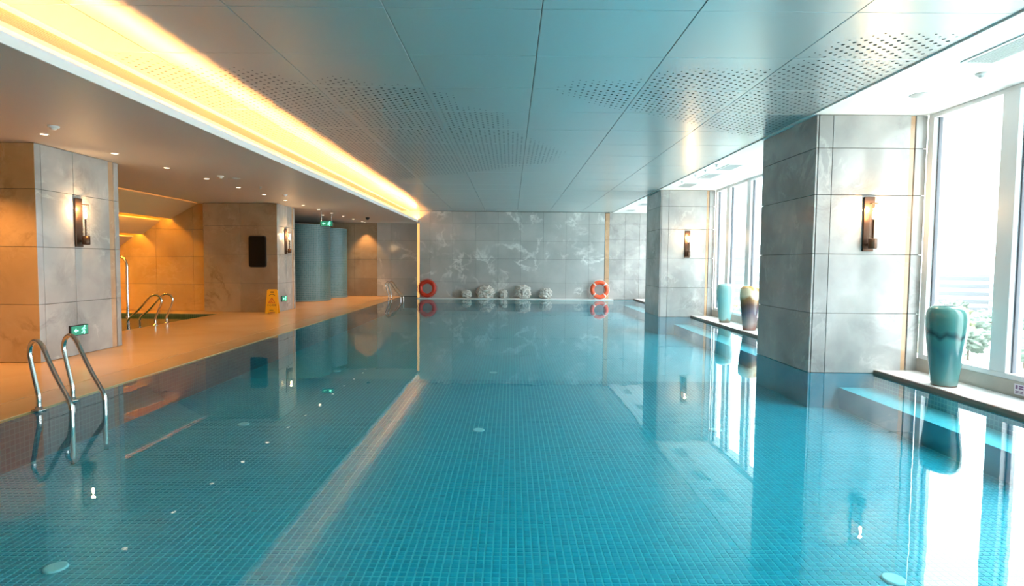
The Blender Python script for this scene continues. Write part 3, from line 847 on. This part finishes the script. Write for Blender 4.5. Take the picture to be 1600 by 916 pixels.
# ------------------------------------------------------------------ vases
VPROF = [(0, 0.0), (0.118, 0.0), (0.125, 0.012), (0.132, 0.05), (0.147, 0.18), (0.168, 0.36), (0.188, 0.54), (0.199, 0.68), (0.201, 0.76), (0.196, 0.82), (0.180, 0.868), (0.155, 0.893), (0.138, 0.900), (0.134, 0.906), (0.126, 0.900), (0.125, 0.87), (0.150, 0.80), (0.150, 0.60), (0.10, 0.10), (0, 0.08)]
def vase(label, loc, mat, s=1.0):
    prof = [(r * s, z * s) for r, z in VPROF]
    k = 12
    t = thing('floor_vase', label, 'vase', loc, random.uniform(0, 6), 'tall glazed vases on the window ledge')
    obj('body', lathe_mesh('body', MAT[mat], [(0, 0)] + prof[1:], 48), t)
    obj('foot_ring', lathe_mesh('foot_ring', MAT['brown'], [(0.10 * s, 0.0), (0.124 * s, 0.0), (0.127 * s, 0.012), (0.10 * s, 0.012)], 40), t)
    return t
vase('large teal glazed vase in front of the near window', (4.93, 6.50, 0.04), 'glaze_teal', 1.0)
vase('pale turquoise glazed vase beyond the large column', (4.99, 13.42, 0.04), 'glaze_pale', 0.99)
vase('brown vase with cream drip glaze shoulder beside the large column', (4.93, 11.88, 0.04), 'glaze_drip', 1.0)
vase('dark blue glazed vase at the right picture edge, seen mirrored in the water', (4.95, 5.12, 0.04), 'glaze_blue', 1.0)

# ------------------------------------------------------------------ lifebuoys
def ring_pts(R, n=48, a0=0.0, a1=2 * pi):
    return [(R * cos(a0 + (a1 - a0) * k / n), 0, R * sin(a0 + (a1 - a0) * k / n)) for k in range(n)]
def lifebuoy(label, loc, mat, R, tilt, bandmat):
    t = thing('lifebuoy', label, 'lifebuoy', loc, 0, 'lifebuoys leaning on the end wall')
    rot = (tilt, 0, 0)
    b = obj('ring', tube_mesh('ring', MAT[mat], ring_pts(R), 0.078, 16, closed=True), t, (0, 0, R + 0.078), rot)
    for k in range(4):
        a = pi / 4 + k * pi / 2
        obj('band', tube_mesh('band', MAT[bandmat], ring_pts(R, 5, a - 0.12, a + 0.12), 0.081, 16), b)
    for k in range(4):
        a = pi / 4 + k * pi / 2
        pts = [((R + 0.082 + 0.03 * sin(pi * j / 8)) * cos(a + j * pi / 16), 0, (R + 0.082 + 0.03 * sin(pi * j / 8)) * sin(a + j * pi / 16)) for j in range(9)]
        obj('rope', tube_mesh('rope', MAT['rope'] if bandmat == 'band' else MAT[mat], pts, 0.008, 6), b)
lifebuoy('dark red lifebuoy at the left end of the grey marble wall', (-3.17, 21.90, 0.030), 'ringred', 0.262, radians(-7), 'ringred')
lifebuoy('orange lifebuoy with pale bands at the right end of the marble wall', (3.36, 21.90, 0.030), 'ringorange', 0.275, radians(-7), 'band')

# ------------------------------------------------------------------ white rocks
def rock(label, x, w, h, seed, y=21.93):
    bm = bmesh.new()
    bmesh.ops.create_icosphere(bm, subdivisions=5, radius=1.0)
    off = Vector((seed * 13.1, seed * 7.7, seed * 3.3))
    for v in bm.verts:
        n = v.co.normalized()
        p_ = Vector((abs(n.x) ** 0.75 * (1 if n.x > 0 else -1), abs(n.y) ** 0.75 * (1 if n.y > 0 else -1), abs(n.z) ** 0.75 * (1 if n.z > 0 else -1)))
        d = 0.16 * noise.noise(n * 2.0 + off) + 0.20 * noise.noise(n * 4.5 + off) + 0.10 * noise.noise(n * 9 + off)
        pit = noise.noise(n * 5.5 + off * 2)
        d -= 0.5 * max(0, pit - 0.15)
        q = p_ * (0.86 + d)
        v.co = Vector((q.x * w / 2, q.y * 0.18, (q.z * 0.5 + 0.42) * h))
        v.co.z = max(v.co.z, 0.0)
    return tag(obj('rock', mesh_from(bm, 'rock', MAT['rock'], True), None, (x, y, 0.028)), label, 'rock', 'pitted pale rocks along the end wall')
rock('small pale rock leftmost of the five on the far shelf', -1.68, 0.42, 0.34, 1)
rock('broad pale rock second from the left on the far shelf', -0.97, 0.72, 0.52, 2)
rock('smallest white rock in the middle of the far shelf', -0.28, 0.36, 0.36, 3)
rock('tallest pitted white rock, fourth from the left on the far shelf', 0.45, 0.68, 0.58, 4)
rock('pale rock rightmost of the five on the far shelf', 1.32, 0.54, 0.46, 5)

# ------------------------------------------------------------------ mosaic pods
def pod(label, x, y, r, h):
    n = 72
    bm = bmesh.new(); uvl = bm.loops.layers.uv.new('UVMap')
    A = [bm.verts.new((r * cos(2 * pi * k / n), r * sin(2 * pi * k / n), 0)) for k in range(n)]
    B = [bm.verts.new((r * cos(2 * pi * k / n), r * sin(2 * pi * k / n), h)) for k in range(n)]
    for k in range(n):
        f = bm.faces.new((A[k], A[(k + 1) % n], B[(k + 1) % n], B[k]))
        for lp, (a, z) in zip(f.loops, ((k, 0), (k + 1, 0), (k + 1, h), (k, h))):
            lp[uvl].uv = (a * 2 * pi * r / n, z)
        f.smooth = True
    t = thing('shower_pod', label, 'shower pod', (x, y, 0.008))
    obj('curved_wall', mesh_from(bm, 'curved_wall', MAT['pod']), t)
    obj('cap', cyl_mesh('cap', MAT['white'], r - 0.004, h - 0.02, h + 0.004, 64), t)
    obj('plinth', lathe_mesh('plinth', MAT['pod'], [(r + 0.001, 0.0), (r + 0.012, 0.0), (r + 0.012, 0.05), (r + 0.001, 0.05)], 64), t)
pod('nearer round shower pod clad in teal mosaic', -7.30, 20.22, 0.95, 2.60)
pod('farther round shower pod clad in teal mosaic by the rear wall', -7.10, 22.035, 0.83, 2.58)

# ------------------------------------------------------------------ black wall screen
def rounded(w, h, r, n=6):
    pts = []
    for cx, cz, a0 in ((w / 2 - r, h / 2 - r, 0), (-w / 2 + r, h / 2 - r, pi / 2), (-w / 2 + r, -h / 2 + r, pi), (w / 2 - r, -h / 2 + r, 1.5 * pi)):
        pts += [(cx + r * cos(a0 + k * pi / 2 / n), cz + r * sin(a0 + k * pi / 2 / n)) for k in range(n + 1)]
    return pts
t = thing('wall_screen', 'black portrait screen with rounded corners on the beige column face', 'screen', (-6.705, 15.35, 1.615))
obj('casing', prism_mesh('casing', MAT['blackplastic'], rounded(0.455, 0.83, 0.06), -0.045, 0.0), t)
obj('glass', prism_mesh('glass', MAT['black'], rounded(0.415, 0.79, 0.045), -0.048, -0.044), t)

# ------------------------------------------------------------------ exit signs
def pict(name, polys, mat, parent, y, t=0.003):
    bm = bmesh.new()
    for poly in polys:
        A = [bm.verts.new((x, y, z)) for x, z in poly]; B = [bm.verts.new((x, y - t, z)) for x, z in poly]
        bm.faces.new(A[::-1]); bm.faces.new(B)
        for i in range(len(poly)):
            bm.faces.new((A[i], A[(i + 1) % len(poly)], B[(i + 1) % len(poly)], B[i]))
    bmesh.ops.recalc_face_normals(bm, faces=bm.faces[:])
    return obj(name, mesh_from(bm, name, mat), parent)
def disc(cx, cz, r, n=12):
    return [(cx + r * cos(2 * pi * k / n), cz + r * sin(2 * pi * k / n)) for k in range(n)]
def bar(x0, z0, x1, z1, w):
    dx, dz = x1 - x0, z1 - z0; l = math.hypot(dx, dz); nx, nz = -dz / l * w / 2, dx / l * w / 2
    return [(x0 + nx, z0 + nz), (x0 - nx, z0 - nz), (x1 - nx, z1 - nz), (x1 + nx, z1 + nz)]
def man(cx, s):
    q = lambda x, z: (cx + x * s, z * s)
    P = []
    P.append([(cx + (0.10 + 0.09 * cos(a)) * s, (0.36 + 0.09 * sin(a)) * s) for a in [2 * pi * k / 10 for k in range(10)]])
    for a in (((0.05, 0.25), (-0.04, -0.03), 0.13), ((-0.04, -0.02), (0.12, -0.18), 0.08), ((0.12, -0.18), (0.05, -0.42), 0.07), ((-0.05, -0.02), (-0.12, -0.22), 0.08), ((-0.12, -0.22), (-0.32, -0.25), 0.07), ((0.04, 0.22), (0.24, 0.08), 0.06), ((0.0, 0.22), (-0.22, 0.16), 0.06), ((-0.22, 0.16), (-0.27, 0.0), 0.055)):
        (x0, z0), (x1, z1), w = a
        P.append(bar(cx + x0 * s, z0 * s, cx + x1 * s, z1 * s, w * s))
    return P
def arrow(cx, s, d=1):
    return [bar(cx - 0.3 * s * d, 0, cx + 0.1 * s * d, 0, 0.16 * s), [(cx + 0.05 * s * d, 0.26 * s), (cx + 0.05 * s * d, -0.26 * s), (cx + 0.4 * s * d, 0)][::(1 if d < 0 else -1)]]
def exit_light(label, loc, rotz, w, h, hang=0.0, d=1):
    t = thing('exit_sign', label, 'exit sign', loc, rotz, 'green exit signs')
    box('housing', MAT['blackplastic'], -w / 2, w / 2, -0.03, 0.0, -h / 2, h / 2, t, bev=0.003)
    box('panel', MAT['greenpanel'], -w / 2 + .012, w / 2 - .012, -0.033, -0.03, -h / 2 + .012, h / 2 - .012, t)
    pict('running_figure', man(w * 0.22, h * 0.95), MAT['greenglow'], t, -0.033)
    pict('arrow', arrow(-w * 0.2, h * 0.75, d), MAT['greenglow'], t, -0.033)
    if hang:
        for s in (-1, 1):
            obj('rod', cyl_mesh('rod', MAT['chrome'], 0.006, h / 2, h / 2 + hang, 8), t, (s * w * 0.4, -0.015, 0))
    return t
exit_light('green exit light box low on the near left column behind the ladder', (XLC, 8.24, 0.365), pi / 2, 0.34, 0.15, 0, -1)
exit_light('small green exit light box low on the far left column', (XLC, 15.72, 0.35), pi / 2, 0.34, 0.15, 0, 1)
exit_light('green exit sign hanging on rods from the soffit before the pods', (-5.40, 17.0, 2.47), 0.0, 0.37, 0.165, ZS - 2.47 - 0.0825, -1)

# ------------------------------------------------------------------ lettering
def text_mesh(name, s, size, mat):
    cu = bpy.data.curves.new(name, 'FONT'); cu.body = s; cu.size = size; cu.align_x = 'CENTER'; cu.align_y = 'CENTER'; cu.extrude = 0.0008
    o = bpy.data.objects.new(name, cu); COL.objects.link(o)
    dg = bpy.context.evaluated_depsgraph_get(); dg.update()
    me = bpy.data.meshes.new_from_object(o.evaluated_get(dg))
    bpy.data.objects.remove(o); bpy.data.curves.remove(cu)
    me.name = name
    me.materials.clear(); me.materials.append(mat)
    return me

# wet floor sign (folding A-frame)
ws = thing('wet_floor_sign', 'yellow folding wet floor sign standing before the far left column', 'floor sign', (-6.20, 15.02, 0.008), 0.10)
tilt = 0.16
for s, nm in ((-1, 'front_panel'), (1, 'back_panel')):
    poly = [(-0.155, 0.0), (-0.10, 0.0), (-0.09, 0.045), (0.09, 0.045), (0.10, 0.0), (0.155, 0.0), (0.128, 0.60), (0.11, 0.625), (0.055, 0.625), (0.05, 0.60), (-0.05, 0.60), (-0.055, 0.625), (-0.11, 0.625), (-0.128, 0.60)]
    pn = obj(nm, prism_mesh(nm, MAT['yellow'], poly, -0.008, 0.008), ws, (0, s * 0.105, 0), (s * tilt, 0, 0))
    if s < 0:
        tri = [[(-0.085, 0.27), (0.085, 0.27), (0.0, 0.42)], ]
        ringt = [bar(-0.08, 0.275, 0.08, 0.275, 0.016), bar(0.08, 0.275, 0.0, 0.41, 0.016), bar(0.0, 0.41, -0.08, 0.275, 0.016)]
        pict('warning_triangle', ringt + [disc(0.008, 0.365, 0.011), bar(0.005, 0.35, -0.012, 0.315, 0.014), bar(-0.012, 0.315, 0.028, 0.29, 0.012), bar(-0.012, 0.315, -0.035, 0.29, 0.012)], MAT['redprint'], pn, -0.008, 0.0015)
        pict('printed_arc', [bar(-0.07, 0.47, -0.035, 0.50, 0.014), bar(-0.035, 0.50, 0.035, 0.50, 0.014), bar(0.035, 0.50, 0.07, 0.47, 0.014), bar(-0.045, 0.56, 0.045, 0.56, 0.03)], MAT['blackprint'], pn, -0.008, 0.0015)
        tm = text_mesh('lettering', '小心地滑', 0.058, MAT['blackprint'])
        obj('lettering', tm, pn, (0, -0.0092, 0.215), (pi / 2, 0, 0))
        pict('lower_print', [bar(-0.05, 0.085, 0.05, 0.085, 0.014)], MAT['blackprint'], pn, -0.008, 0.0015)
box('hinge', MAT['yellow'], -0.10, 0.10, -0.018, 0.018, 0.600, 0.626, ws)

# purple and white sticker on the window curb (print too small to read)
st = thing('curb_sticker', 'small white sticker with purple print on the window curb', 'sticker', (5.262, 5.90, 0.125), -pi / 2)
box('sheet', MAT['signwhite'], -0.062, 0.062, -0.002, 0.0, -0.055, 0.055, st)
pict('print', [bar(-0.047, 0.022, -0.020, 0.022, 0.04), bar(-0.008, 0.034, 0.048, 0.034, 0.016), bar(-0.008, 0.012, 0.048, 0.012, 0.016), bar(-0.047, -0.020, 0.048, -0.020, 0.007), bar(-0.047, -0.034, 0.040, -0.034, 0.007)], MAT['purple'], st, -0.002, 0.0006)

# ------------------------------------------------------------------ outdoors below the tower
MAT['grass'] = simple('park_ground', (0.46, 0.48, 0.45), 0.9, var=0.15, bscale=0.05)
MAT['leaf'] = simple('pale_green_foliage', (0.12, 0.16, 0.13), 0.9, bump=0.8, bscale=2.0, var=0.35)
MAT['leaf2'] = simple('yellow_green_foliage', (0.13, 0.145, 0.075), 0.9, bump=0.8, bscale=2.0, var=0.35)
MAT['bark'] = simple('bark', (0.16, 0.13, 0.10), 0.9, bump=0.4, bscale=8)
MAT['facade'] = simple('pale_facade', (0.24, 0.245, 0.25), 0.8)
MAT['farglass'] = simple('dark_facade_glass', (0.12, 0.13, 0.14), 0.5)
GZ = -26.0
gr = box('ground_outside', MAT['grass'], 14, 700, -120, 900, GZ - 1, GZ)
struct(gr)
crowns = []
for v in range(3):
    bm = bmesh.new(); bmesh.ops.create_icosphere(bm, subdivisions=5, radius=1)
    for q in bm.verts:
        n = q.co.normalized(); o_ = Vector((v * 9.1, 2.2, 5))
        d = 0.84 + 0.32 * noise.noise(n * 1.8 + o_) + 0.26 * noise.noise(n * 4 + o_) + 0.22 * noise.noise(n * 9 + o_) + 0.14 * noise.noise(n * 20 + o_)
        q.co = Vector((n.x * d * 5.6, n.y * d * 5.6, n.z * d * 4.2))
    crowns.append(mesh_from(bm, 'crown', MAT['leaf2'] if v == 2 else MAT['leaf'], True))
trunk = lathe_mesh('trunk', MAT['bark'], [(0, 0), (0.45, 0), (0.3, 1.5), (0.22, 6), (0, 6)], 8)
rt = random.Random(3)
BLD = [(232, 250, 30), (232, 300, 36), (112, 262, 26)]
spots = []
Y = 62.0
while Y < 300:
    for lo, hi in ((0.70, 0.98), (0.36, 0.46)):
        x = lo * Y + rt.uniform(0, 6)
        while x < hi * Y + 4:
            p_ = (x, Y + rt.uniform(-2, 2), rt.uniform(0.8, 1.1))
            if all(math.hypot(p_[0] - a, p_[1] - b) > r for a, b, r in BLD) and all(math.hypot(p_[0] - a, p_[1] - b) > 6.7 * (p_[2] + c) for a, b, c in spots):
                spots.append(p_)
            x += rt.uniform(11.5, 14)
    Y += 12.5
for x, y, sc in spots:
    v = rt.choice((0, 0, 1, 1, 2))
    near = x / y > 0.6
    lab = '%s tree in the park outside %s' % ('hazy yellow-green' if v == 2 else 'hazy green', 'the near window' if near else 'the window bay beyond the large column')
    t = thing('tree', lab, 'tree', (x, y, GZ), rt.uniform(0, 6), ('yellow-green' if v == 2 else 'green') + (' park trees outside the near window' if near else ' park trees outside the second window bay'))
    t.scale = (sc, sc, sc)
    obj('crown', crowns[v], t, (0, 0, 7.5)); obj('trunk', trunk, t)
def building(label, x, y, w, d, top, floors, rz):
    t = thing('office_block', label, 'building', (x, y, GZ), rz)
    H = top - GZ
    box('body', MAT['facade'], -w / 2, w / 2, -d / 2, d / 2, 0, H, t)
    fh = H / floors
    for k in range(floors):
        for s in (-1, 1):
            box('window_band', MAT['farglass'], -w / 2 - 0.15, w / 2 + 0.15, s * d / 2 - 0.15, s * d / 2 + 0.15, k * fh + fh * 0.35, k * fh + fh * 0.8, t)
        box('window_band', MAT['farglass'], -w / 2 - 0.15, -w / 2 + 0.15, -d / 2, d / 2, k * fh + fh * 0.35, k * fh + fh * 0.8, t)
    box('parapet', MAT['facade'], -w / 2 - .3, w / 2 + .3, -d / 2 - .3, d / 2 + .3, H, H + 0.8, t)
building('pale banded office block at the right edge of the near window', 232, 250, 36, 22, 5.0, 9, -0.6)
building('low pale block among trees behind the teal vase', 232, 300, 46, 20, -3.0, 6, -0.5)
building('pale office block seen beyond the brown vase', 112, 262, 22, 22, 9.0, 10, -0.35)
